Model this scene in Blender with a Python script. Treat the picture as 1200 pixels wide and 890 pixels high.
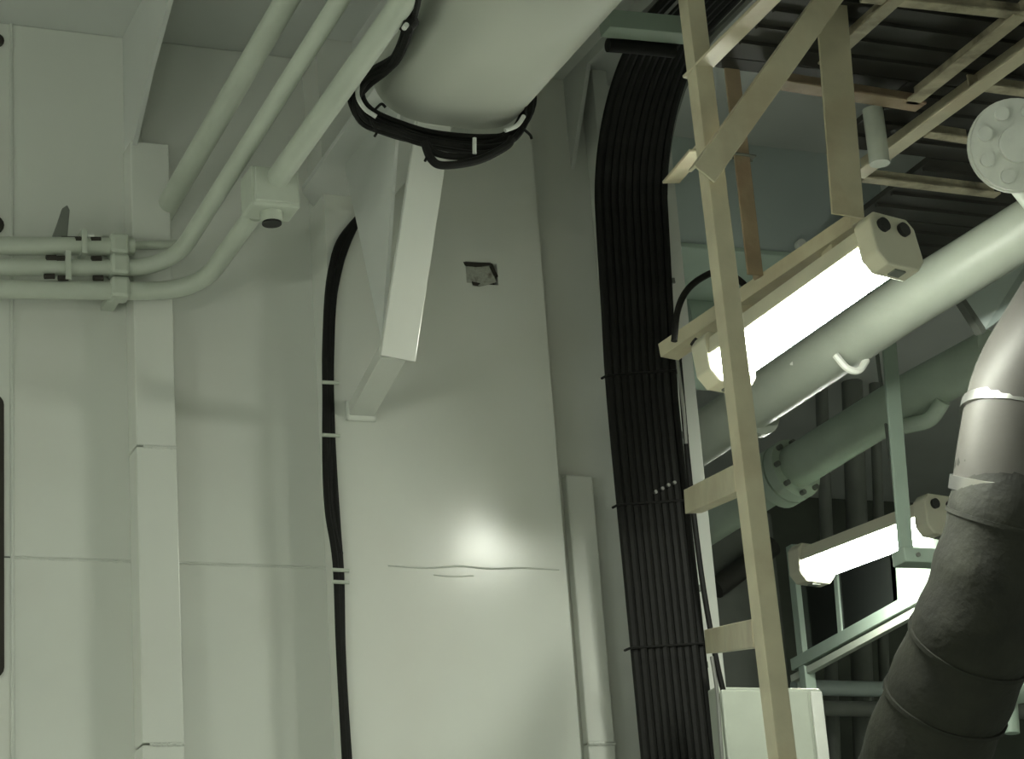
import bpy, math, random
from mathutils import Vector, Matrix
random.seed(7)
for o in list(bpy.data.objects): bpy.data.objects.remove(o)
SC = bpy.context.scene
COL = SC.collection

# ------------------------------------------------------------------ camera
F_PX = 2800.0
CAM = Vector((0.0, 0.0, 1.6))
def cam_axes(yaw, pitch, roll):
    y, p, r = map(math.radians, (yaw, pitch, roll))
    return Matrix.Rotation(y, 3, 'Z') @ Matrix.Rotation(p, 3, 'X') @ Matrix.Rotation(r, 3, 'Y')
AX = cam_axes(-23.7012, 19.0605, 4.2830)          # columns: right, forward, up
cd = bpy.data.cameras.new('camera'); cam = bpy.data.objects.new('camera', cd); COL.objects.link(cam)
cd.sensor_fit = 'HORIZONTAL'; cd.sensor_width = 36.0; cd.lens = 36.0 * F_PX / 1200.0
cd.clip_start = 0.05; cd.clip_end = 100
R, FW, U = AX.col[0], AX.col[1], AX.col[2]
m = Matrix(((R[0], U[0], -FW[0]), (R[1], U[1], -FW[1]), (R[2], U[2], -FW[2]))).to_4x4()
m.translation = CAM; cam.matrix_world = m
SC.camera = cam

# ------------------------------------------------------------------ world, exposure
w = bpy.data.worlds.new('world'); SC.world = w; w.use_nodes = True
w.node_tree.nodes['Background'].inputs[0].default_value = (0.02, 0.022, 0.02, 1)
w.node_tree.nodes['Background'].inputs[1].default_value = 1.0
SC.view_settings.view_transform = 'Standard'; SC.view_settings.look = 'None'
SC.view_settings.gamma = 1.0; SC.view_settings.use_curve_mapping = False
SC.view_settings.exposure = 2.65
LAMP_STRENGTH = 13.0
LAMP_COLOUR = (0.96, 1.0, 0.88)

# ------------------------------------------------------------------ pixel helpers (photo 1200 x 890)
def ray(px, py):
    return AX @ Vector(((px - 600.0) / F_PX, 1.0, -(py - 445.0) / F_PX))
def P(px, py, Y):
    d = ray(px, py); return CAM + d * (Y / d.y)
def PX(px, py, X):
    d = ray(px, py); return CAM + d * (X / d.x)
def PZ(px, py, z):
    d = ray(px, py); return CAM + d * ((z - CAM.z) / d.z)
def V(*a): return Vector(a)

# ------------------------------------------------------------------ materials
def mat(name, col, rough=0.5, metal=0.0, spec=0.5, var=0.06, scale=6.0, bump=0.0, bscale=40.0, coat=0.0, stain=None, stain_amt=0.0, stain_scale=3.0):
    m = bpy.data.materials.new(name); m.use_nodes = True
    nt = m.node_tree; b = nt.nodes['Principled BSDF']
    b.inputs['Roughness'].default_value = rough; b.inputs['Metallic'].default_value = metal
    b.inputs['Specular IOR Level'].default_value = spec; b.inputs['Coat Weight'].default_value = coat
    b.inputs['Coat Roughness'].default_value = 0.12
    tc = nt.nodes.new('ShaderNodeTexCoord')
    n = nt.nodes.new('ShaderNodeTexNoise'); n.inputs['Scale'].default_value = scale; n.inputs['Detail'].default_value = 5
    nt.links.new(tc.outputs['Object'], n.inputs['Vector'])
    r = nt.nodes.new('ShaderNodeValToRGB')
    r.color_ramp.elements[0].position = 0.3; r.color_ramp.elements[1].position = 0.7
    r.color_ramp.elements[0].color = tuple(c * (1 - var) for c in col) + (1,)
    r.color_ramp.elements[1].color = tuple(min(1, c * (1 + var)) for c in col) + (1,)
    nt.links.new(n.outputs['Fac'], r.inputs['Fac'])
    out = r.outputs['Color']
    if stain:
        n2 = nt.nodes.new('ShaderNodeTexNoise'); n2.inputs['Scale'].default_value = stain_scale; n2.inputs['Detail'].default_value = 8
        nt.links.new(tc.outputs['Object'], n2.inputs['Vector'])
        r2 = nt.nodes.new('ShaderNodeValToRGB')
        r2.color_ramp.elements[0].position = 0.52; r2.color_ramp.elements[1].position = 0.72
        r2.color_ramp.elements[0].color = (0, 0, 0, 1); r2.color_ramp.elements[1].color = (stain_amt,) * 3 + (1,)
        nt.links.new(n2.outputs['Fac'], r2.inputs['Fac'])
        mx = nt.nodes.new('ShaderNodeMixRGB'); mx.inputs['Color2'].default_value = tuple(stain) + (1,)
        nt.links.new(r2.outputs['Color'], mx.inputs['Fac']); nt.links.new(out, mx.inputs['Color1']); out = mx.outputs['Color']
    nt.links.new(out, b.inputs['Base Color'])
    if bump:
        n3 = nt.nodes.new('ShaderNodeTexNoise'); n3.inputs['Scale'].default_value = bscale; n3.inputs['Detail'].default_value = 3
        nt.links.new(tc.outputs['Object'], n3.inputs['Vector'])
        bp = nt.nodes.new('ShaderNodeBump'); bp.inputs['Strength'].default_value = bump; bp.inputs['Distance'].default_value = 0.01
        nt.links.new(n3.outputs['Fac'], bp.inputs['Height']); nt.links.new(bp.outputs['Normal'], b.inputs['Normal'])
    return m
def emis(name, col, s):
    m = bpy.data.materials.new(name); m.use_nodes = True
    b = m.node_tree.nodes['Principled BSDF']
    b.inputs['Base Color'].default_value = (0.8, 0.8, 0.75, 1)
    b.inputs['Emission Color'].default_value = tuple(col) + (1,); b.inputs['Emission Strength'].default_value = s
    return m
M = {
 'wall': mat('wall_paint', (0.69, 0.71, 0.655), 0.215, var=0.03, scale=2.0, bump=0.05, bscale=7.0, stain=(0.60, 0.57, 0.52), stain_amt=0.3, stain_scale=1.4),
 'seam': mat('seam_paint', (0.62, 0.64, 0.59), 0.35, bump=0.3, bscale=60),
 'ceil': mat('ceiling_paint', (0.60, 0.62, 0.59), 0.4, var=0.05, scale=2.0),
 'floor': mat('floor_paint', (0.36, 0.38, 0.35), 0.4, var=0.15),
 'shell': mat('shell_paint', (0.62, 0.64, 0.60), 0.45, var=0.08, scale=1.0),
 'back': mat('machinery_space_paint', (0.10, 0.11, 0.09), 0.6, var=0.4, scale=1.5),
 'pipe': mat('pipe_paint', (0.50, 0.54, 0.46), 0.32, var=0.06, scale=8, bump=0.05),
 'mains': mat('mains_paint', (0.34, 0.37, 0.31), 0.45, var=0.06, scale=8, bump=0.05),
 'service': mat('service_pipe_paint', (0.50, 0.58, 0.48), 0.42, var=0.08, scale=6, bump=0.05),
 'duct': mat('duct_paint', (0.44, 0.46, 0.40), 0.40, var=0.03, scale=2, bump=0.03, bscale=6),
 'cream': mat('cream_steel_paint', (0.52, 0.48, 0.34), 0.38, var=0.10, scale=9, bump=0.12, bscale=30, stain=(0.30, 0.20, 0.12), stain_amt=0.45, stain_scale=5),
 'brown': mat('rusty_steel_paint', (0.34, 0.26, 0.17), 0.55, var=0.2, scale=8, bump=0.2, stain=(0.20, 0.10, 0.06), stain_amt=0.7, stain_scale=6),
 'grime': mat('grimy_steel_paint', (0.40, 0.36, 0.25), 0.55, var=0.25, scale=14, bump=0.25, stain=(0.07, 0.06, 0.04), stain_amt=0.9, stain_scale=9),
 'dark': mat('dark_deck_plate', (0.028, 0.027, 0.022), 0.6, var=0.35, scale=4),
 'black': mat('cable_jacket', (0.010, 0.010, 0.009), 0.6, spec=0.2, var=0.2, scale=20, bump=0.1, bscale=80),
 'tie': mat('tie_wrap', (0.035, 0.035, 0.03), 0.35),
 'tape': mat('silver_tape', (0.62, 0.64, 0.60), 0.3, var=0.1, scale=30),
 'blue': mat('blue_grey_paint', (0.46, 0.53, 0.51), 0.4, var=0.05, scale=2),
 'green': mat('green_grey_paint', (0.33, 0.41, 0.34), 0.4, var=0.08, scale=4),
 'plast': mat('lamp_end_plastic', (0.62, 0.60, 0.47), 0.4, var=0.05),
 'plug': mat('black_rubber_plug', (0.012, 0.012, 0.012), 0.5),
 'lagg': mat('insulation_cloth', (0.014, 0.015, 0.009), 0.8, var=0.45, scale=7, bump=0.5, bscale=25),
 'clad': mat('aluminium_cladding', (0.075, 0.072, 0.065), 0.5, metal=0.1, spec=0.25, var=0.15, scale=5, bump=0.15, bscale=12),
 'steel': mat('bare_steel', (0.42, 0.42, 0.40), 0.3, metal=0.9),
 'grey': mat('grey_machine_paint', (0.16, 0.17, 0.15), 0.5, var=0.15),
 'hole': mat('raw_dark_edge', (0.03, 0.026, 0.02), 0.8),
 'flap': mat('torn_paint', (0.40, 0.41, 0.36), 0.5, var=0.15, scale=60, bump=0.3, bscale=120, stain=(0.12, 0.10, 0.08), stain_amt=0.8, stain_scale=40),
 'glass': mat('dark_window_glass', (0.012, 0.014, 0.012), 0.15),
 'flange': mat('flange_paint', (0.74, 0.76, 0.70), 0.35, var=0.08, scale=12, bump=0.1),
 'lamp': emis('lamp_diffuser', LAMP_COLOUR, LAMP_STRENGTH),
}

# ------------------------------------------------------------------ builders
def tag(o, label=None, cat=None, group=None, kind=None):
    if label: o['label'] = label
    if cat: o['category'] = cat
    if group: o['group'] = group
    if kind: o['kind'] = kind
    return o
def empty(name, loc=(0, 0, 0)):
    o = bpy.data.objects.new(name, None); COL.objects.link(o); o.location = loc; o.empty_display_size = 0.1
    return o
def link(name, verts, faces, material, parent=None, smooth=False, bevel=0.0):
    verts = [Vector(v) for v in verts]
    c = Vector((sum(v.x for v in verts), sum(v.y for v in verts), sum(v.z for v in verts))) / len(verts)
    me = bpy.data.meshes.new(name); me.from_pydata([v - c for v in verts], [], faces); me.validate(); me.update()
    import bmesh
    bm = bmesh.new(); bm.from_mesh(me); bmesh.ops.recalc_face_normals(bm, faces=bm.faces); bm.to_mesh(me); bm.free()
    if smooth:
        for p in me.polygons: p.use_smooth = True
        me.set_sharp_from_angle(angle=math.radians(40))
    me.materials.append(M[material] if isinstance(material, str) else material)
    o = bpy.data.objects.new(name, me); COL.objects.link(o)
    if parent is not None:
        o.parent = parent
        off = Vector(parent.location); q = parent.parent
        while q is not None: off += q.location; q = q.parent
        o.location = c - off
    else: o.location = c
    if bevel:
        md = o.modifiers.new('bevel', 'BEVEL'); md.width = bevel; md.segments = 2; md.limit_method = 'ANGLE'
    return o
class MB:
    """collects shapes for ONE mesh"""
    def __init__(s): s.v = []; s.f = []
    def add(s, v, f):
        n = len(s.v); s.v += [Vector(x) for x in v]; s.f += [tuple(i + n for i in q) for q in f]; return s
    def build(s, name, material, parent=None, smooth=False, bevel=0.0): return link(name, s.v, s.f, material, parent, smooth, bevel)
def g_prism(sec, A, B, ua, va):
    n = len(sec)
    v = [A + ua * a + va * b for a, b in sec] + [B + ua * a + va * b for a, b in sec]
    f = [tuple(range(n))[::-1], tuple(range(n, 2 * n))] + [(i, (i + 1) % n, n + (i + 1) % n, n + i) for i in range(n)]
    return v, f
def frame(A, B, up=V(0, 0, 1)):
    d = (B - A).normalized()
    ua = d.cross(up)
    if ua.length < 1e-3: ua = d.cross(V(0, 1, 0))
    ua.normalize(); va = ua.cross(d).normalized()
    return ua, va
BOXS = lambda w, h: [(-w / 2, -h / 2), (w / 2, -h / 2), (w / 2, h / 2), (-w / 2, h / 2)]
def angle_sec(a, b, t, su=1, sv=1):
    s = [(0, 0), (a, 0), (a, t), (t, t), (t, b), (0, b)]
    return [((x - a / 2) * su, (y - b / 2) * sv) for x, y in s]
def chan_sec(w, h, t, sv=1):
    s = [(-w/2, 0), (w/2, 0), (w/2, h), (w/2 - t, h), (w/2 - t, t), (-w/2 + t, t), (-w/2 + t, h), (-w/2, h)]
    return [(x, (y - h / 2) * sv) for x, y in s]
def beam(name, A, B, sec, material, parent=None, up=V(0, 0, 1), bevel=0.002):
    ua, va = frame(A, B, up)
    return link(name, *g_prism(sec, A, B, ua, va), material, parent, bevel=bevel)
def g_box(lo, hi):
    (a, b, c), (d, e, f) = lo, hi
    v = [(a,b,c),(d,b,c),(d,e,c),(a,e,c),(a,b,f),(d,b,f),(d,e,f),(a,e,f)]
    return v, [(0,3,2,1),(4,5,6,7),(0,1,5,4),(1,2,6,5),(2,3,7,6),(3,0,4,7)]
def box(name, lo, hi, material, parent=None, bevel=0.0): return link(name, *g_box(lo, hi), material, parent, bevel=bevel)
def g_plate(pts, off):
    n = len(pts); v = [Vector(p) for p in pts] + [Vector(p) + off for p in pts]
    return v, [tuple(range(n))[::-1], tuple(range(n, 2 * n))] + [(i, (i + 1) % n, n + (i + 1) % n, n + i) for i in range(n)]
def plate(name, pts, off, material, parent=None, bevel=0.0): return link(name, *g_plate(pts, off), material, parent, bevel=bevel)
def g_tube(path, r, n=14, caps=True):
    path = [Vector(p) for p in path]; rs = r if isinstance(r, (list, tuple)) else [r] * len(path)
    v = []; f = []; prev = None
    for i, p in enumerate(path):
        a = path[max(0, i - 1)]; b = path[min(len(path) - 1, i + 1)]
        d = (b - a).normalized()
        if prev is None:
            u = d.cross(V(0, 0, 1))
            if u.length < 1e-2: u = d.cross(V(0, 1, 0))
        else: u = prev - d * prev.dot(d)
        u.normalize(); prev = u; ww = d.cross(u)
        for k in range(n):
            t = 2 * math.pi * k / n; v.append(p + (u * math.cos(t) + ww * math.sin(t)) * rs[i])
    for i in range(len(path) - 1):
        for k in range(n): f.append((i*n + k, i*n + (k+1) % n, (i+1)*n + (k+1) % n, (i+1)*n + k))
    if caps: f.append(tuple(range(n))[::-1]); f.append(tuple(range((len(path)-1)*n, len(path)*n)))
    return v, f
def tube(name, path, r, material, parent=None, n=14): return link(name, *g_tube(path, r, n), material, parent, smooth=True)
def fillet(pts, r, k=7):
    pts = [Vector(p) for p in pts]; out = [pts[0]]
    for i in range(1, len(pts) - 1):
        a, b, c = pts[i-1], pts[i], pts[i+1]
        d1 = (a - b); d2 = (c - b); q = min(r, d1.length * .45, d2.length * .45)
        s = b + d1.normalized() * q; e = b + d2.normalized() * q
        for j in range(k + 1):
            t = j / k; out.append(s * (1-t)**2 + b * 2*t*(1-t) + e * t*t)
    out.append(pts[-1]); return out
def spline(pts, k=6):
    pts = [Vector(p) for p in pts]; q = [pts[0]*2 - pts[1]] + pts + [pts[-1]*2 - pts[-2]]; out = []
    for i in range(1, len(q) - 2):
        a, b, c, d = q[i-1:i+3]
        for j in range(k):
            t = j / k
            out.append(0.5 * ((2*b) + (c - a)*t + (2*a - 5*b + 4*c - d)*t*t + (3*b - a - 3*c + d)*t**3))
    out.append(pts[-1]); return out
def disc(name, c, axis, r, h, material, parent=None, n=24):
    axis = Vector(axis).normalized(); return tube(name, [c - axis*h/2, c + axis*h/2], r, material, parent, n)

# ------------------------------------------------------------------ the setting
YB = 6.65      # recessed bulkhead plate
YS = 6.55      # front of the narrow stiffener
YP = 6.50      # front of the box column
YR = 6.58      # plate right of the column
ZC = CAM.z + 3.575
ZPL = CAM.z + 3.06     # overhead platform
fl = box('floor', (-3.5, -3, -0.1), (8, 11, 0), 'floor'); tag(fl, 'dark green painted steel floor of the engine room', 'floor', kind='structure')
for nm, lo, hi, mt, lb in (
  ('wall_left', (-3.6, -3, 0), (-3.5, 6.7, ZC), 'shell', 'grey-green painted steel side wall away from the lamps'),
  ('wall_front', (-3.5, -3.1, 0), (8, -3, ZC), 'shell', 'grey-green painted steel wall facing the bulkhead'),
  ('wall_right', (8, -3, 0), (8.1, 11, ZC), 'shell', 'grey-green painted steel side wall behind the pipes'),
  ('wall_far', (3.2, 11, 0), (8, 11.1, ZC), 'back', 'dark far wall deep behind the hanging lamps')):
    tag(box(nm, lo, hi, mt), lb, 'wall', kind='structure')
ce = empty('ceiling', (2, 4, ZC)); tag(ce, 'grey painted steel deckhead with beams above the bulkhead', 'ceiling', kind='structure')
box('deck_plate', (-3.5, -3, ZC), (8, 11, ZC + 0.1), 'ceil', ce)

wb = empty('wall_back', (2, YB, 0)); tag(wb, 'pale grey-green painted steel bulkhead with stiffeners and a box column', 'wall', kind='structure')
xA0 = P(14, 500, YB).x; xS0 = P(150, 500, YB).x; xS1 = P(209, 600, YS).x
xP0 = P(400, 650, YP).x; xP1 = P(658, 600, YP).x; xE = P(800, 300, YR).x
zs = P(80, 656, YB).z
g = 0.003
def wall_plate(x0, x1, y, z0, z1): return box('plate', (x0, y, z0), (x1, y + 0.03, z1), 'wall', wb, bevel=0.004)
# plates, split at the weld line
for x0, x1 in ((-3.5, xA0 - g), (xA0, xS0 + 0.06), (xS0 + 0.06, xP0 + 0.04)):
    wall_plate(x0, x1, YB, 0, zs); wall_plate(x0, x1, YB, zs + g, ZC)
wall_plate(xP1 - 0.02, xE, YR, 0, ZC)
def seam_h(x0, x1, y, z, r=0.004):
    n = 24; pts = [V(x0 + (x1 - x0)*i/n, y, z + random.uniform(-.002, .002)) for i in range(n + 1)]
    return tube('weld_seam', pts, r, 'seam', wb, 6)
seam_h(xA0, xS0, YB, zs); seam_h(xS1, xP0, YB, zs)
tube('weld_seam', [V(xA0, YB, 0.1), V(xA0, YB, ZC)], 0.006, 'seam', wb, 6)
# far-left plate edge with dark rounded slots
for (y0, y1) in ((38, 56), (252, 275), (462, 795)):
    a = P(-14, y0, YB - 0.004); b = P(5, y1, YB - 0.004)
    zz0, zz1 = sorted((a.z, b.z)); r = min(0.03, (zz1 - zz0)/2)
    pts = []
    for cx, cz, t0 in ((b.x - r, zz1 - r, 0), (a.x + r, zz1 - r, 90), (a.x + r, zz0 + r, 180), (b.x - r, zz0 + r, 270)):
        for j in range(5):
            t = math.radians(t0 + j * 22.5); pts.append(V(cx + r*math.cos(t), YB - 0.006, cz + r*math.sin(t)))
    tag(plate('slot', pts, V(0, 0.005, 0), 'hole', wb), 'dark rounded slot')
# narrow stiffener: web and flange, butt-welded lengths
zb1 = P(180, 524, YS).z; zb2 = P(180, 873, YS).z
cuts = [0, zb2, zb1, P(160, 165, YS).z]
for a, b in zip(cuts[:-1], cuts[1:]):
    box('stiffener', (xS0, YS, a + 0.004), (xS1, YB, b - 0.001), 'wall', wb, bevel=0.004)
for z in (zb1, zb2): seam_h(xS0 + 0.02, xS1, YS, z, 0.005)
# deck beam over the stiffener, with its haunch
xs = xS0 + 0.006
hz = P(152, 170, YS).z
pts = [V(xs, YB, hz), V(xs, YS, hz), PX(175, 84, xs), PX(199, -5, xs), V(xs, 4.2, PX(199, -5, xs).z + 0.12), V(xs, 4.2, ZC), V(xs, YB, ZC)]
plate('deck_beam', pts, V(0.014, 0, 0), 'ceil', ce)
# box column with the torn patch
hx0 = P(546, 320, YP).x; hx1 = P(583, 320, YP).x; hz0 = P(565, 333, YP).z; hz1 = P(565, 308, YP).z
colm = MB()
xs_ = [xP0, hx0, hx1, xP1]; zs_ = [0, hz0, hz1, ZC]
for i in range(3):
    for j in range(3):
        if i == 1 and j == 1: continue
        a, b, c, d = xs_[i], xs_[i+1], zs_[j], zs_[j+1]
        colm.add([(a, YP, c), (b, YP, c), (b, YP, d), (a, YP, d)], [(0, 1, 2, 3)])
colm.add([(xP0, YP, 0), (xP0, YB, 0), (xP0, YB, ZC), (xP0, YP, ZC)], [(0, 1, 2, 3)])
colm.add([(xP1, YP, 0), (xP1, YB, 0), (xP1, YB, ZC), (xP1, YP, ZC)], [(3, 2, 1, 0)])
colm.add([(hx0, YP, hz0), (hx1, YP, hz0), (hx1, YP + .03, hz0), (hx0, YP + .03, hz0)], [(0, 1, 2, 3)])
colm.add([(hx0, YP, hz1), (hx1, YP, hz1), (hx1, YP + .03, hz1), (hx0, YP + .03, hz1)], [(3, 2, 1, 0)])
colm.add([(hx0, YP, hz0), (hx0, YP, hz1), (hx0, YP + .03, hz1), (hx0, YP + .03, hz0)], [(0, 1, 2, 3)])
colm.add([(hx1, YP, hz0), (hx1, YP, hz1), (hx1, YP + .03, hz1), (hx1, YP + .03, hz0)], [(3, 2, 1, 0)])
co = colm.build('box_column', 'wall', wb)
box('hole_backing', (hx0 - .01, YP + .03, hz0 - .01), (hx1 + .01, YP + .034, hz1 + .01), 'hole', co)
Q = lambda x, y, yy=YP: P(x, y, yy)
tag(plate('torn_flap', [Q(543, 334, YP+.003), Q(562, 336, YP-.003), Q(582, 331, YP-.003), Q(573, 312, YP+.004), Q(561, 313, YP+.006), Q(543, 312, YP+.003)], V(0, 0.003, 0), 'flap', co), 'ragged bent flap in the torn patch')
for pp in ([(543, 307), (575, 308), (574, 311), (558, 313), (545, 311)], [(573, 308), (577, 309), (584, 324), (581, 327)], [(553, 330), (563, 332), (560, 335), (554, 334)]):
    tag(plate('torn_edge', [Q(x, y, YP - .003) for x, y in pp], V(0, 0.002, 0), 'hole', co), 'dark curled edge of the torn patch')
pts = spline([Q(x, y, YP - .001) for x, y in ((455, 663), (500, 666), (540, 664), (575, 667), (610, 666), (655, 668))])
tube('weld_seam', pts, 0.0028, 'seam', co, 6)
tube('weld_seam', spline([Q(x, y, YP - .001) for x, y in ((508, 674), (530, 676), (555, 675))]), 0.002, 'seam', co, 6)
# right hand strips beside the column
fx0 = P(667, 600, YR - .04).x; fx1 = P(698, 600, YR - .04).x; fz = P(680, 557, YR - .04).z
zl = P(690, 872, YR - .04).z
box('stiffener', (fx0, YR - .04, 0), (fx1, YR, zl), 'wall', wb, bevel=0.005)
box('stiffener', (fx0, YR - .04, zl + .004), (fx1, YR, fz), 'wall', wb, bevel=0.005)
seam_h(fx0, fx1, YR - .04, zl, 0.006); seam_h(fx0, fx1, YR - .006, fz + .004, 0.006)
ux0 = P(699, 140, YR - .10).x; ux1 = P(716, 140, YR - .10).x
box('stiffener', (ux0, YR - .10, fz + .3), (ux1, YR, ZC), 'wall', wb, bevel=0.004)
# haunched beam end left of the upper stiffener
xh = P(664, 140, YR).x
plate('deck_beam', [V(xh, YR, P(668, 198, YR).z), PX(688, 75, xh), V(xh, 5.2, ZC - .1), V(xh, 5.2, ZC), V(xh, YR, ZC)], V(0.014, 0, 0), 'ceil', ce)
# girder flange that runs out over the column's left edge
zg = P(354, 225, 6.5).z
gp = [PZ(354, 225, zg), V(xP0 - .001, 6.6, zg), V(xP0 - .001, YP - .001, zg), V(xP0 + .22, YP - .001, zg), V(xP0 + .22, 5.72, zg), V(PZ(354, 225, zg).x - .02, 5.72, zg)]
plate('girder_flange', gp, V(0, 0, 0.018), 'ceil', ce)
gx = xP0 + .12
box('girder_web', (gx, 5.72, zg + .018), (gx + .014, YP - .001, ZC), 'ceil', ce)

# ------------------------------------------------------------------ round ventilation duct and its support
DE = 5.62
a = P(440, 105, DE); b = P(622, 125, DE); bt = P(560, 152, DE)
cx = (a.x + b.x) / 2 - .012; rr = (b.x - a.x) / 2
cz = bt.z + rr * 0.98
dv = (P(520, 0, DE*(440+624)/(520+624)) - a); dv = V(dv.x*0.0, -1, 0)
du = empty('ventilation_duct', (cx, DE, cz)); tag(du, 'large pale round ventilation duct running overhead from the column', 'duct')
HB = .17
cz = bt.z + HB
def duct_sec(k, n=64):
    out = []
    for i in range(n):
        t = 2*math.pi*i/n; c, s_ = math.cos(t), math.sin(t)
        out.append((rr*k*math.copysign(abs(c)**.62, c), HB*k*math.copysign(abs(s_)**.80, s_)))
    return out
def duct_prism(k, y0, y1): return g_prism(duct_sec(k), V(cx, y0, cz), V(cx, y1, cz), V(1, 0, 0), V(0, 0, 1))
link('duct_body', *duct_prism(1, DE, 3.0), 'duct', du, smooth=True)
for yy in (4.3,):
    link('duct_joint', *duct_prism(1.02, yy, yy + .03), 'duct', du, smooth=True)
for yy in (3.4, 4.36): box('hanger_strap', (cx - .02, yy, cz + HB - .01), (cx + .02, yy + .03, ZC), 'duct', du)
# L-shaped support: foot from the column, upright to the duct
sx = P(440, 455, 6.25).x
sup = empty('duct_support', P(418, 485, YP)); tag(sup, 'pale bent steel bracket between the column and the round duct', 'bracket')
f0 = P(419, 482, YP); n0 = P(470, 422, 6.05); n0 = V(n0.x, 6.05, f0.z + .0)
top = P(497, 215, 5.86); nd = (top - P(466, 415, 6.02)); top2 = top + nd*((zg - top.z)/nd.z); n0 = P(463, 415, 6.02)
wF = 0.105
beam('foot', V(f0.x + .01, YP, f0.z), V(n0.x - .01, n0.y - .01, n0.z), chan_sec(wF*.75, .04, .008), 'cream' if 0 else 'wall', sup)
ua = V(1, 0, 0)
beam('upright', V(n0.x, n0.y - .015, n0.z - .02), top2, BOXS(wF, .02), 'wall', sup, up=V(0, -1, 0), bevel=0.003)
plate('gusset', [V(n0.x - .035, n0.y + .012, n0.z + .04), V(n0.x - .03, n0.y + .26, zg), V(n0.x - .03, top2.y + .012, zg), ], V(0.01, 0, 0), 'ceil', sup)
box('foot_pad', (f0.x - .04, YP - .016, f0.z - .035), (f0.x + .055, YP, f0.z + .03), 'wall', sup, bevel=.006)

# ------------------------------------------------------------------ cable sling round the duct end
sl = empty('slung_cable_bundle', P(500, 165, 5.55)); tag(sl, 'loose black cables slung beneath the end of the round duct', 'cables')
base = [(492, -25, 5.0), (481, 25, 5.2), (462, 70, 5.4), (430, 92, 5.52), (417, 112, 5.55), (428, 136, 5.57), (466, 152, 5.58), (505, 163, 5.58), (560, 170, 5.58), (596, 161, 5.58), (616, 136, 5.59), (621, 110, 5.62)]
for k, (dx, dy, dz) in enumerate(((0, 0, 0), (-5, 3, .02), (4, -5, .03), (-1, 8, -.01), (3, 3, -.03), (6, -8, .02), (-6, 4, .01))):
    pts = [P(x + dx*(1 if i > 3 else .6) + random.uniform(-2, 2), y + dy + random.uniform(-2, 2), Y + dz) for i, (x, y, Y) in enumerate(base)]
    tube('cable', spline(pts), 0.0095 if k else 0.013, 'black', sl, 8)
tube('cable', spline([P(x, y, 5.53) for x, y in ((497, 166), (505, 186), (520, 194), (560, 188), (592, 172), (600, 162))]), 0.012, 'black', sl, 8)
tube('cable', spline([P(x, y, 5.54) for x, y in ((500, 168), (512, 180), (545, 184), (580, 178))]), 0.010, 'black', sl, 8)
tag(tube('tape', spline([P(x, y, 5.51) for x, y in ((421, 96), (419, 112), (427, 127), (441, 137))]), 0.0065, 'tape', sl, 8), 'silver tape strip on the cables')
tag(tube('tape', spline([P(x, y, 5.51) for x, y in ((592, 153), (606, 147), (614, 136))]), 0.0065, 'tape', sl, 8), 'silver tape strip on the cables')
for pts_ in (((497, 168), (501, 180), (498, 189)), ((612, 150), (621, 158), (623, 163)), ((434, 140), (441, 154), (439, 160)), ((617, 140), (616, 126), (612, 118)), ((440, 128), (447, 122), (452, 126))):
    tube('tie_tail', spline([P(x, y, 5.53) for x, y in pts_]), .004, 'black', sl, 6)
tube('cable_tie', [P(556, 162, 5.52), P(556, 180, 5.52)], 0.006, 'tape', sl, 8)
tube('clamp', [P(474, 32, 5.15), P(482, 22, 5.15)], 0.024, 'black', sl, 12)
disc('clamp_bolt', P(475, 31, 5.11), (0, 1, 0), 0.007, .02, 'tape', sl, 10)

# ------------------------------------------------------------------ conduits on the left
def Yd(px, px0, Y0): return Y0 * (px0 + 624) / (px + 624)
def dend(px, py, px0, Y0): return P(px, py, Yd(px, px0, Y0))
t = tube('conduit', [P(190, 252, 6.62), dend(342, -10, 195, 6.5), dend(372, -60, 195, 6.5)], 0.034, 'pipe'); tag(t, 'straight pale conduit ending at the bulkhead above the bent conduits', 'conduit')
yw = YS - .05
p2 = fillet([P(-30, 313, yw), P(200, 315, yw), dend(398, 0, 200, yw), dend(440, -66, 200, yw)], 0.16, 8)
t = tube('conduit', p2, 0.026, 'pipe'); tag(t, 'pale bent conduit, middle one of three along the bulkhead', 'conduit')
p3 = fillet([P(-30, 339, yw), P(232, 342, yw), P(298, 250, yw*(232+624)/(298+624))], 0.16, 8)
t = tube('conduit', p3, 0.028, 'pipe'); tag(t, 'pale bent conduit rising from the lowest wall run into the junction box', 'conduit')
Yj = yw*(232+624)/(312+624)
t = tube('conduit', [P(316, 222, Yj), dend(474, 0, 316, Yj), dend(505, -45, 316, Yj)], 0.033, 'pipe'); tag(t, 'pale conduit running from the junction box beside the round duct', 'conduit')
h1 = empty('conduit', P(80, 289, yw)); tag(h1, 'pale straight conduit, uppermost of three along the bulkhead', 'conduit')
tube('thick_run', [P(-30, 288, yw), P(156, 289, yw)], 0.028, 'pipe', h1)
tube('thin_run', [P(150, 288, yw + .03), P(222, 286, yw + .03)], 0.013, 'pipe', h1)
# junction box
jb = empty('junction_box', P(315, 235, Yj)); tag(jb, 'small pale square junction box where the conduit turns', 'junction box')
ja = P(287, 250, Yj + .02); jc = P(342, 210, Yj + .02)
box('box_body', (ja.x, Yj - .05, ja.z), (jc.x, Yj + .06, jc.z), 'pipe', jb, bevel=.008)
box('lid', (ja.x + .008, Yj - .062, ja.z + .008), (jc.x - .008, Yj - .05, jc.z - .008), 'pipe', jb, bevel=.004)
q = V((ja.x + jc.x)/2, Yj, ja.z)
tube('cable_gland', [q, q - V(0, 0, .03)], .032, 'pipe', jb, 16); tube('gland_plug', [q - V(0, 0, .028), q - V(0, 0, .036)], .028, 'plug', jb, 16)
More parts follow.
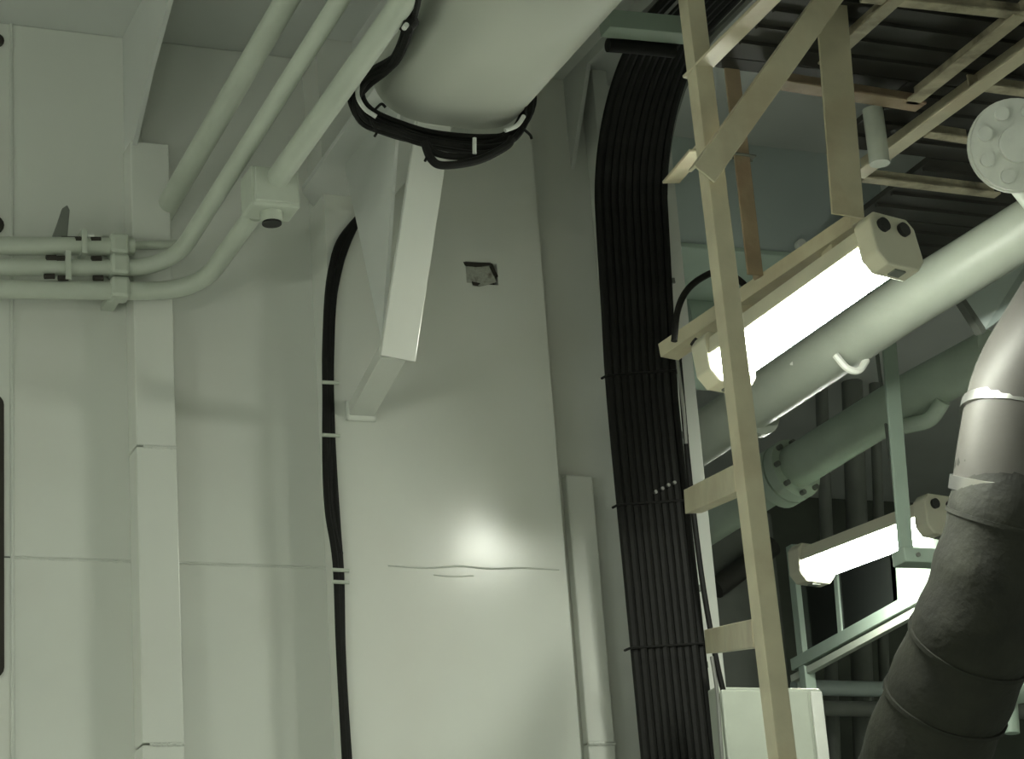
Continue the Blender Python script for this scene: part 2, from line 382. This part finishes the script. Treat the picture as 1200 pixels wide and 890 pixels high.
# clip bracket holding the three wall conduits
cb = empty('conduit_clip', P(135, 313, YB)); tag(cb, 'pale clip bracket gripping the three conduits on the bulkhead', 'bracket')
ca = P(121, 346, yw + .03); cc = P(150, 278, yw + .03)
box('back_bar', (ca.x, yw + .03, ca.z), (cc.x, yw + .045, cc.z), 'pipe', cb, bevel=.003)
for yy in (289, 313, 340):
    c_ = P(135, yy, yw); box('saddle', (ca.x + .01, yw - .035, c_.z - .034), (cc.x - .01, yw + .03, c_.z + .034), 'pipe', cb, bevel=.012)
    box('standoff', (ca.x + .02, yw + .045, c_.z - .01), (cc.x - .02, YB, c_.z + .01), 'pipe', cb)
for i, (x, y) in enumerate(((94, 281), (104, 276), (112, 281), (72, 303), (113, 303), (74, 326), (115, 326), (60, 302), (58, 324))):
    disc('bolt', P(x, y, yw - .02), (1, 0, .1), 0.009, .03, 'hole' if i not in (1,) else 'tape', cb, 8)
for (x, y0, y1) in ((97, 272, 300), (78, 297, 330)):
    a, b = P(x, y0, yw - .01), P(x, y1, yw - .01); box('strap', (a.x - .008, yw - .034, b.z), (a.x + .008, yw + .03, a.z), 'pipe', cb)
gb = empty('small_gusset', P(75, 280, yw)); tag(gb, 'small grey pointed gusset above the wall conduits', 'bracket')
plate('gusset_plate', [P(60, 280, yw - .01), P(67, 262, yw - .01), P(73, 244, yw - .01), P(79, 240, yw - .01), P(82, 246, yw - .01), P(79, 280, yw - .01)], V(0, .012, 0), 'grey', gb, bevel=.003)
tube('stud', [P(72, 279, yw - .01), P(128, 280, yw - .01)], .006, 'hole', gb, 8)

# ------------------------------------------------------------------ cables beside the column
vc = empty('corner_cable_run', P(405, 880, YB - .08)); tag(vc, 'thin black cables running down the left edge of the column', 'cables')
for path, r in (
    ([(448, 232), (414, 262), (392, 300), (384, 380), (386, 450), (388, 520), (386, 590), (397, 660), (400, 760), (408, 890), (412, 960)], .011),
    ([(448, 232), (408, 270), (388, 320), (382, 400), (382, 470), (382, 540), (385, 600), (394, 660), (398, 760), (405, 890), (409, 960)], .012),
    ([(448, 232), (418, 262), (394, 330), (388, 420), (389, 500), (392, 560), (396, 620), (400, 680), (402, 780), (409, 890), (413, 960)], .010),
    ([(448, 232), (412, 270), (390, 350), (385, 440), (384, 520), (388, 600), (398, 650)], .012)):
    tube('cable', spline([P(x, y, YP - .014) for i, (x, y) in enumerate(path)]), r, 'black', vc, 8)
for x, y in ((387, 448), (388, 510), (399, 668), (399, 682)):
    a = P(x - 10, y, YP - .03); b = P(x + 10, y + 1, YP - .03); tag(tube('cable_tie', [a, b], .006, 'pipe', vc, 8), 'pale cable tie')

# ------------------------------------------------------------------ big black cable bundle
bb = empty('cable_bundle', P(800, 900, 6.3)); tag(bb, 'wide flat bundle of thick black cables curving up to the overhead', 'cables')
YC = 6.36
zt = P(741, 262, YC).z; RB = 0.50
def lane(u, dy):        # u in 0..1 across the bundle
    bot = P(753 + 88*u, 900, YC + dy); mid = P(712 + 82*u, 470, YC + dy); tp = P(699 + 84*u, 262, YC + dy)
    low = bot + (bot - mid) * 1.6
    pts = [low, bot, (bot + mid)/2, mid, (mid + tp)/2, tp]
    r = RB - dy*.5
    for j in range(1, 9):
        t = math.radians(90 * j / 8)
        pts.append(V(tp.x, YC + dy - r*(1 - math.cos(t)), tp.z + r*math.sin(t)))
    e = pts[-1]; pts += [V(e.x, 5.2, e.z), V(e.x, 4.2, e.z)]
    return pts
NL = 10
for k in range(NL):
    u = (k + .5)/NL
    tube('cable', spline(lane(u, random.uniform(-.004, .004)), 3), 0.0150, 'black', bb, 8)
for k in range(NL - 1):
    u = (k + 1)/NL
    tube('cable', spline(lane(u, .024), 3), 0.013, 'black', bb, 8)
for y in (440, 592, 760):
    a = P(709 + (y - 440)*.085, y, YC - .016); b = P(797 + (y - 440)*.10, y - 6, YC - .016)
    tube('cable_band', [a + V(.002, .03, 0), a + V(.006, 0, 0), b, b + V(0, .03, 0)], 0.004, 'black', bb, 6)
for x, y in ((768, 577), (776, 573), (783, 569), (790, 566)):
    disc('band_buckle', P(x, y, YC - .018), (0, 1, 0), .006, .01, 'steel', bb, 8)
tr = empty('cable_ladder', P(800, 900, 6.42)); tag(tr, 'steel ladder rack behind the wide black cable bundle', 'cable rack')
for u in (0.04, 0.96):
    l = lane(u, .07); tube('rail', l, .012, 'grey', tr, 6)
for i in range(7):
    y = 330 + i*90; a = P(702 + (y-262)*.083, y, YC + .06); b = P(784 + (y-262)*.086, y, YC + .06); beam('rung', a, b, BOXS(.02, .02), 'grey', tr)
    beam('wall_stud', (a+b)/2, V((a.x+b.x)/2, YR, (a.z+b.z)/2), BOXS(.02, .02), 'grey', tr)
ac = empty('side_cables', P(850, 870, 6.3)); tag(ac, 'single thin cable peeling away from the wide black bundle', 'cable')
tube('cable', spline([P(x, y, 6.3) for x, y in ((793, 390), (800, 470), (806, 540), (815, 620), (826, 700), (845, 800), (872, 895), (890, 950))]), .009, 'black', ac, 8)
tag(tube('conduit_sleeve', spline([P(x, y, 6.28) for x, y in ((792, 408), (796, 440), (801, 480), (804, 520))]), .006, 'steel', ac, 8), 'thin bright metal sleeve')
tag(tube('conduit_sleeve', spline([P(x, y, 6.28) for x, y in ((834, 770), (840, 810), (844, 860), (847, 900))]), .006, 'steel', ac, 8), 'thin bright metal sleeve')

# cross beam holding the overhead end of the bundle, and a black tube standing in for the dark slot under it
t = beam('cross_beam', P(708, 27, 5.78), P(806, 36, 5.78), BOXS(.07, .06), 'green', None); tag(t, 'short grey-green cross beam behind the curve of the black bundle', 'beam')
t = tube('dark_slot_tube', [P(712, 53, 5.84), P(745, 55, 5.84), P(790, 60, 5.84)], .022, 'black'); tag(t, 'short black tube standing in for the dark slot under the cross beam', 'cable')

# ------------------------------------------------------------------ steel post, braces, hangers
YQ = 5.0
def angle_bar(name, A, B, a, b, t, label, cat, material='cream', up=V(0, -1, 0), su=1, sv=1):
    o = beam(name, A, B, angle_sec(a, b, t, su, sv), material, None, up); tag(o, label, cat); return o
pt = P(810, 0, YQ); pb = P(917, 890, YQ); pd = (pb - pt)/(pb.z - pt.z)
angle_bar('steel_post', pt + pd*(ZC - pt.z), pt - pd*pt.z, .052, .05, .008, 'tall cream painted angle-bar post beside the black cable bundle', 'post', sv=-1, su=-1)
tag(beam('brace', P(822, 207, YQ - .06), P(985, -22, YQ - .10), [(-.034, -.02), (.034, -.02), (.034, .02), (.026, .02), (.026, -.012), (-.034, -.012)], 'cream', None, V(0, 1, 0)), 'long cream diagonal brace rising from the post to the hanger', 'brace')
angle_bar('overhead_rail', P(806, 85, YQ + .04), dend(905, -14, 806, YQ + .04), .055, .055, .008, 'short cream rail running from the post top over the black bundle', 'beam', up=V(0, 0, 1))
angle_bar('tie_beam', P(786, 206, 5.5), P(818, 168, 5.1), .05, .045, .008, 'short cream tie between the black bundle and the post', 'beam', up=V(0, 0, 1))
YH = 5.12
angle_bar('hanger', P(967, -10, YH), P(988, 258, YH), .10, .06, .008, 'wide cream hanger bar carrying the bright lamp rail', 'hanger', sv=-1)
angle_bar('hanger', P(852, 70, 5.55), P(881, 326, 5.55), .05, .05, .008, 'rust-brown hanger bar behind the post with a cut end', 'hanger', 'brown', sv=-1)
angle_bar('hanger_cleat', P(856, 182, 5.53), P(884, 186, 5.53), .012, .03, .006, 'small dark cleat across the rust-brown hanger bar', 'cleat', 'grey')

# ------------------------------------------------------------------ fluorescent lamps
def lamp_fixture(near, far, label, width=.15, group=None, plugs=True, scale=1.0):
    d = (far - near); L = d.length; d.normalize()
    s = d.cross(V(0, 0, 1)).normalized(); up = s.cross(d).normalized()
    root = empty('fluorescent_lamp', near); tag(root, label, 'lamp', group)
    W = width; S = scale
    def at(a, b, c): return near + d*a + s*b + up*c
    # housing tray
    sec = [(-W*.5, .0), (W*.5, .0), (W*.40, .055*S), (-W*.40, .055*S)]
    v, f = g_prism(sec, at(.02, 0, 0), at(L - .02, 0, 0), s, up); link('housing', v, f, 'plast', root, bevel=.004)
    # rounded diffuser below
    n = 12; sec = [(W*.46*math.cos(math.pi + math.pi*i/n), .004 + .07*S*math.sin(math.pi + math.pi*i/n)) for i in range(n + 1)]
    v, f = g_prism(sec, at(.05, 0, 0), at(L - .05, 0, 0), s, up); link('diffuser', v, f, 'lamp', root, smooth=True)
    for e, a0, a1 in ((0, -.01, .055), (1, L - .055, L + .01)):
        sec = [(-W*.54, -.045*S), (-W*.36, -.078*S), (W*.36, -.078*S), (W*.54, -.045*S), (W*.52, .05*S), (W*.38, .075*S), (-W*.38, .075*S), (-W*.52, .05*S)]
        v, f = g_prism(sec, at(a0, 0, 0), at(a1, 0, 0), s, up); ecap = link('end_cap', v, f, 'plast', root, bevel=.006)
        aa = a0 - .004 if e == 0 else a1 + .004
        if plugs:
            for q in (-.26, .20):
                c = at(aa, W*q, .035*S); link('plug', *g_tube([c - d*.008, c + d*.008], .019*S, 14), 'plug', ecap, smooth=True)
            c = at(a0 + .03, 0, -.079*S); link('latch', *g_prism(BOXS(.03, .008), c - s*.02, c + s*.02, d, up), 'grey', ecap)
    return root
Ln = P(1048, 284, 5.02); Lf = P(842, 430, 5.02*(1048+624)/(842+624))
lamp_fixture(Ln, Lf, 'glowing fluorescent lamp with two black plugs under the cream rail', .165, scale=1.06)
rail = empty('lamp_rail', P(900, 330, 5.2)); tag(rail, 'cream angle rail carrying the glowing lamp below the hanger bar', 'rail')
Ra = P(1020, 252, 5.14); Rb = P(783, 413, 5.14*(1020+624)/(783+624))
beam('rail_bar', Ra, Rb, angle_sec(.07, .045, .007), 'cream', rail)
for k in (.18, .62):
    c = Ra.lerp(Rb, k); box('mounting_lug', (c.x - .02, c.y - .03, c.z - .045), (c.x + .04, c.y + .03, c.z - .015), 'cream', rail, bevel=.003)
lc = tube('lamp_cable', spline([P(x, y, 5.7) for x, y in ((790, 400), (794, 365), (804, 342), (822, 326), (845, 318), (868, 330), (880, 345))]), .010, 'black', None, 8); tag(lc, 'thin black cable looping over the far end of the lamp rail', 'cable')
lg = empty('cable_glands', P(822, 412, 5.3)); tag(lg, 'dark cable glands at the far end of the glowing lamp', 'gland')
for x, y in ((812, 400), (822, 405), (832, 398)):
    tube('gland', [P(x, y, 5.75), P(x + 8, y + 6, 5.75)], .014, 'plug', lg, 10)
L2n = P(1104, 604, 7.10); L2f = P(946, 664, 7.10*(1104+624)/(946+624))
lamp_fixture(L2n, L2f, 'glowing fluorescent lamp farther off above the dark framed panel', .17)
l2c = L2n.lerp(L2f, .3); tube('drop_rod', [l2c + V(0, 0, .05), V(l2c.x, l2c.y, ZC)], .008, 'grey', bpy.data.objects['fluorescent_lamp.001'], 8)
# flat hanger and foot holding the far lamp
fh = empty('flat_hanger', P(1060, 650, 6.55)); tag(fh, 'grey-green flat hanger bar with a foot in front of the farther lamp', 'hanger')
beam('bar', V(P(1044, 372, 6.55).x, 6.55, ZPL + .04), P(1062, 652, 6.55), BOXS(.054, .012), 'green', fh, V(0, -1, 0))
fa = P(1050, 664, 6.55); fb = P(1098, 644, 6.55); box('foot', (fa.x, 6.49, fa.z), (fb.x, 6.57, fa.z + .05), 'green', fh, bevel=.004)
for k in (.3, .7):
    c = V(fa.x + (fb.x - fa.x)*k, 6.488, fa.z + .024); disc('bolt', c, (0, 1, 0), .008, .01, 'grey', fh, 8)

# unseen lamps of the same kind, added to light the walls
for near, far, lb in (
    (V(-0.9, 3.6, 2.75), V(-0.9, 4.4, 2.75), 'added unseen fluorescent lamp hung near the bulkhead left of the conduits'),
    (V(-2.3, 2.2, 2.85), V(-2.3, 3.0, 2.85), 'added unseen fluorescent lamp hung by the grey-green side wall'),
    (V(3.3, 1.6, 2.5), V(3.3, 2.4, 2.5), 'added unseen fluorescent lamp hung across from the steel post'),
    (V(-0.4, 1.0, 3.4), V(0.4, 1.0, 3.4), 'added unseen fluorescent lamp hung crosswise in the middle of the room'),
    (V(-2.3, 4.6, 2.85), V(-2.3, 5.4, 2.85), 'added unseen fluorescent lamp hung in the corner by the side wall'),
    (V(-1.6, 0.2, 2.9), V(-1.6, 1.0, 2.9), 'added unseen fluorescent lamp hung between the side wall and the crosswise lamp'),
    (V(0.2, -1.6, 2.9), V(0.2, -0.8, 2.9), 'added unseen fluorescent lamp hung at the open end of the room'),
    (V(6.9, 2.4, 2.6), V(6.9, 3.2, 2.6), 'added unseen fluorescent lamp hung by the wall behind the exhaust pipe')):
    r = lamp_fixture(near, far, lb, .15)
    c = (near + far)/2
    tube('drop_rod', [V(c.x, c.y, c.z + .05), V(c.x, c.y, ZC)], .008, 'plast', r, 8)

# ------------------------------------------------------------------ overhead platform
pf = empty('overhead_platform', PZ(1100, 120, ZPL)); tag(pf, 'dark overhead walkway platform framed in grimy angle bars', 'platform')
def dbar(px, py, px1, py1, w=.045, h=.06, m_='grime', dz=0):
    A = PZ(px, py, ZPL + dz); B = PZ(px1, py1, ZPL + dz); return beam('frame_bar', A, B, angle_sec(w, h, .008), m_, pf)
dbar(1003, 197, 1235, 26, .055, .07, 'cream')
dbar(965, 66, 1062, -22, .045, .06)
dbar(1066, 112, 1195, 8, .05, .06)
dbar(905, 88, 1078, 116, .06, .06, 'brown')
dbar(1085, 150, 1136, 158, .04, .05)
dbar(1010, 203, 1168, 222, .04, .05)
dbar(1138, 93, 1230, 105, .045, .05)
dbar(1010, -10, 1230, 14, .04, .05)
zpp = ZPL + .045
pls = PZ(1000, 262, zpp); 
x0, x1 = 3.02, 5.6
box('deck_plank', (PZ(835, 75, zpp).x, 5.465, zpp), (PZ(1000, 150, zpp).x - .005, 5.53, zpp + .02), 'dark', pf)
for i in range(7):
    ya = 3.55 + i*.48; yb = min(ya + .47, 6.84)
    xx0 = PZ(1000, 262, zpp).x - .02 if ya > 5.6 else PZ(1000, 150, zpp).x if ya > 5.2 else PZ(835, 75, zpp).x
    box('deck_plank', (xx0, ya, zpp), (x1, yb, zpp + .02), 'dark', pf)
    for k in range(4):
        yy = min(ya + .06 + k*.1, 6.82)
        box('deck_rib', (xx0 + .01, yy, zpp - .012), (x1, yy + .014, zpp), 'dark', pf)
plate('hanging_pipe_strap', [V(0, 0, 0), V(.01, 0, 0), V(.01, 0, .01)], V(0, .01, 0), 'dark', pf) if 0 else None
vp = tube('drop_pipe', [V(P(1031, 192, 5.66).x, 5.66, ZPL + .04), P(1031, 192, 5.66)], .032, 'pipe'); tag(vp, 'short pale vertical pipe under the overhead platform', 'pipe')

# ------------------------------------------------------------------ pipes along the right
bp = empty('large_pipe', P(1000, 400, 5.9)); tag(bp, 'thick pale pipe slanting behind the glowing lamp', 'pipe')
Y0 = 5.38
A = dend(1260, 232, 1200, Y0); B = dend(800, 528, 1200, Y0)
tube('pipe_body', [A, P(1200, 270, Y0), dend(1062, 355, 1200, Y0), B], .085, 'mains', bp, 28)
for k in (.80,):
    c = A.lerp(B, k); dd = (B - A).normalized(); disc('pipe_flange', c, dd, .11, .03, 'mains', bp, 28)
for x, y, wv in ((935, 440, 20), (985, 432, 12)):
    c = dend(x, y, 1200, Y0) + V(0, -.06, -.0); tube('pipe_clip', spline([c + V(-.05, 0, .02), c + V(-.02, -.01, -.025), c + V(.02, -.01, -.03), c + V(.06, 0, .01)]), .012, 'flange', bp, 8)
lp = empty('lower_pipe', P(1000, 510, 7.5)); tag(lp, 'flanged grey-green pipe below the thick pale pipe', 'pipe')
Y1 = 7.25
A = dend(1165, 412, 1062, Y1); B = dend(800, 632, 1062, Y1)
tube('pipe_body', [A, P(1062, 467, Y1), dend(925, 552, 1062, Y1), B], .088, 'service', lp, 28)
c = dend(928, 552, 1062, Y1); dd = (B - A).normalized()
disc('pipe_flange', c, dd, .125, .05, 'service', lp, 28); disc('pipe_flange', c + dd*.06, dd, .125, .05, 'service', lp, 28)
for k in range(8):
    t_ = 2*math.pi*k/8; ua_, va_ = frame(A, B); q = c - dd*.03 + (ua_*math.cos(t_) + va_*math.sin(t_))*.108
    disc('flange_bolt', q, dd, .011, .03, 'grey', lp, 8)
# elbow underneath
tube('pipe_elbow', fillet([dend(1105, 470, 1062, Y1), dend(1090, 487, 1062, Y1) + V(0, 0, -.02), dend(1060, 500, 1062, Y1)], .1), .03, 'service', lp, 14)
# blind flange on a stub
fl_ = empty('blind_flange', P(1192, 168, 4.85)); tag(fl_, 'round pale bolted cover plate above the thick pale pipe', 'flange')
c = P(1191, 170, 4.78); ax = V(-.50, -1, -.36).normalized()
disc('cover_plate', c, ax, .122, .03, 'flange', fl_, 40); disc('rim', c - ax*.02, ax, .127, .014, 'flange', fl_, 40)
disc('hub', c + ax*.025, ax, .05, .035, 'flange', fl_, 24)
ua_, va_ = frame(c, c + ax)
for k in range(8):
    t_ = 2*math.pi*(k + .5)/8; disc('bolt_boss', c + ax*.02 + (ua_*math.cos(t_) + va_*math.sin(t_))*.09, ax, .019, .03, 'flange', fl_, 12)
tube('stub_pipe', fillet([c - ax*.02, c - ax*.16, P(1235, 250, 5.25)], .1), .06, 'pipe', fl_, 20)
# grey box duct under the big pipe
bd = empty('box_duct', P(1160, 350, 6.2)); tag(bd, 'grey square-cornered box duct under the thick pale pipe', 'duct')
Yx = 6.0
pts = [P(1127, 353, Yx), P(1153, 390, Yx), P(1215, 345, Yx - .2), P(1215, 290, Yx - .2)]
plate('duct_body', pts, V(.03, .05, .16), 'blue', bd, bevel=.006)
plate('duct_edge', [P(1125, 350, Yx - .01), P(1130, 348, Yx - .01), P(1157, 387, Yx - .01), P(1152, 392, Yx - .01)], V(0, .04, .01), 'grey', bd)

# exhaust pipe, lagged below and clad above
ex = empty('exhaust_pipe', P(1060, 890, 5.8)); tag(ex, 'fat exhaust pipe with dark lagging and a metal clad elbow', 'exhaust pipe')
pth = [(1196, 545, 5.3), (1190, 590, 5.32), (1172, 660, 5.4), (1148, 730, 5.5), (1118, 800, 5.65), (1090, 870, 5.8), (1060, 950, 6.0)]
tube('lagging', spline([P(*q) for q in pth], 6), [.178 + .004*math.sin(i*1.1) for i in range(6*6 + 1)], 'lagg', ex, 28)
tube('cladding', spline([P(*q) for q in ((1290, 330, 5.0), (1252, 390, 5.1), (1215, 455, 5.2), (1200, 520, 5.27), (1192, 575, 5.32))], 5), .180, 'clad', ex, 32)
for q0, q1 in (((1206, 486, 5.24), (1203, 498, 5.245)), ((1193, 566, 5.315), (1191, 582, 5.33))):
    tube('clad_band', [P(*q0), P(*q1)], .189, 'steel', ex, 32)
for i in (1, 3, 4):
    q = spline([P(*q) for q in pth], 6); j = i*6 + 2
    tube('lagging_wire', [q[j], q[j] + (q[j+1] - q[j]).normalized()*.012], .184, 'lagg', ex, 28)

# ------------------------------------------------------------------ equipment behind
tk = empty('ventilation_box', P(900, 250, 7.2)); tag(tk, 'blue-grey sheet metal box behind the cream bars', 'box')
a = P(770, 285, 6.9); b = P(1012, 60, 6.9)
box('box_body', (a.x, 6.9, a.z), (b.x, 7.7, b.z), 'blue', tk, bevel=.01)
box('top_seam', (a.x - .004, 6.89, P(900, 112, 6.9).z), (b.x, 6.9, P(900, 104, 6.9).z), 'grey', tk)
box('bottom_flange', (a.x - .01, 6.87, a.z - .02), (b.x + .01, 7.72, a.z), 'green', tk, bevel=.004)
tank = empty('round_tank', P(860, 330, 7.4)); tag(tank, 'green-grey round tank end below the blue-grey box', 'tank')
c = P(868, 402, 7.5); tube('tank_shell', [c + V(-.3, .0, 0), c + V(.12, 0, 0), c + V(.16, 0, 0), c + V(.18, 0, 0)], [.19, .19, .15, .04], 'green', tank, 32)
wc = disc('sight_light', P(938, 287, 6.84), (0, 1, 0), .018, .03, 'lamp' if 0 else 'flange', None, 14); tag(wc, 'small pale knob below the blue-grey box', 'knob')

# dark framed panel under the far lamp
pn = empty('framed_panel', P(1000, 740, 7.5)); tag(pn, 'dark panel in a pale green frame below the farther lamp', 'panel')
Yf = 8.6; xpn = P(934, 700, Yf).x
def pp(px, py): return PX(px, py, xpn)
plate('dark_pane', [pp(936, 662), pp(1046, 612), pp(1052, 706), pp(940, 770)], V(.01, 0, 0), 'glass', pn)
beam('frame_side', pp(930, 640), V(xpn, pp(938, 786).y, 0), BOXS(.05, .05), 'green', pn, V(0, -1, 0))
beam('frame_bottom', pp(934, 780), pp(1085, 697), BOXS(.06, .05), 'green', pn)
beam('frame_ledge', pp(930, 796) , pp(1085, 712), BOXS(.03, .03), 'pipe', pn)
beam('mullion', pp(978, 640), pp(986, 742), BOXS(.018, .03), 'green', pn, V(0, -1, 0))
plate('reflector_panel', [pp(1042, 640), pp(1095, 612), pp(1095, 700), pp(1048, 718)], V(.02, 0, 0), 'green', pn)
# vertical service pipes and rails deep behind
for i, (x, w_, lb) in enumerate(((968, .03, 'thin grey vertical pipe nearest the lower pipe flange'), (1004, .05, 'thicker grey vertical pipe behind the farther lamp'), (1030, .025, 'thinnest grey vertical pipe behind the flat hanger'))):
    t = tube('vertical_pipe', [P(x - 8, 380, 9.2), P(x + 10, 900, 9.2)], w_, 'grey', None, 12); tag(t, lb, 'pipe')
for y, mt_, lb in ((808, 'blue', 'blue-grey horizontal pipe above another behind the cabinet'), (832, 'grey', 'dark grey horizontal pipe low behind the cabinet')):
    t = tube('horizontal_pipe', [P(930, y - 2, 8.9), V(8.0, 8.9, P(1000, y + 3, 8.9).z)], .034, mt_, None, 14); tag(t, lb, 'pipe')
# brown stub beams tying the post back
for (p0, p1, lb) in (((812, 588, 5.9), (872, 560, 5.15), 'cream tie bar meeting the post below the lamp'), ((836, 752, 6.1), (893, 742, 5.08), 'rust-stained tie bar meeting the post above the cabinet')):
    t = beam('tie_bar', P(*p0), P(*p1), BOXS(.05, .07), 'cream', None); tag(t, lb, 'tie bar')
# dark machinery block behind
mb = empty('machinery_casing', P(870, 660, 9.3)); tag(mb, 'dark machinery casing in the gap behind the post', 'casing')
a = P(800, 800, 9.3); b = P(905, 600, 9.3); box('casing', (a.x, 9.3, 0), (b.x, 9.9, b.z), 'grey', mb, bevel=.02)
tube('casing_pipe', [P(838, 690, 9.24), P(905, 640, 9.24)], .05, 'dark', mb, 14)
# electrical cabinet
cbn = empty('electrical_cabinet', P(905, 890, 6.3)); tag(cbn, 'pale painted metal cabinet behind the foot of the post', 'cabinet')
Yq = 6.3; a = P(838, 804, Yq); b = P(962, 806, Yq); zt_ = P(900, 806, Yq).z
box('cabinet_body', (a.x, Yq, zt_ - 1.1), (b.x, Yq + .26, zt_), 'pipe', cbn, bevel=.006)
box('door', (a.x + .01, Yq - .018, zt_ - 1.08), (P(946, 830, Yq).x, Yq - .002, zt_ - .012), 'pipe', cbn, bevel=.006)
box('side_strip', (P(950, 830, Yq).x, Yq - .012, zt_ - 1.08), (b.x - .004, Yq - .002, zt_ - .012), 'flange', cbn, bevel=.003)
for sx_ in (a.x + .03, b.x - .03):
    for yy in (Yq + .04, Yq + .22): box('leg', (sx_ - .02, yy - .02, 0), (sx_ + .02, yy + .02, zt_ - 1.09), 'green', cbn)
sd = empty('valve_body', P(1185, 830, 6.4)); tag(sd, 'pale green valve body low behind the exhaust pipe', 'valve')
tube('valve_barrel', [P(1165, 812, 6.4), P(1235, 800, 6.4)], .05, 'green', sd, 16); tube('valve_neck', [P(1182, 800, 6.4), P(1186, 860, 6.4)], .025, 'green', sd, 12)
disc('valve_rim', P(1170, 811, 6.4), (1, 0, 0), .065, .02, 'green', sd, 20)
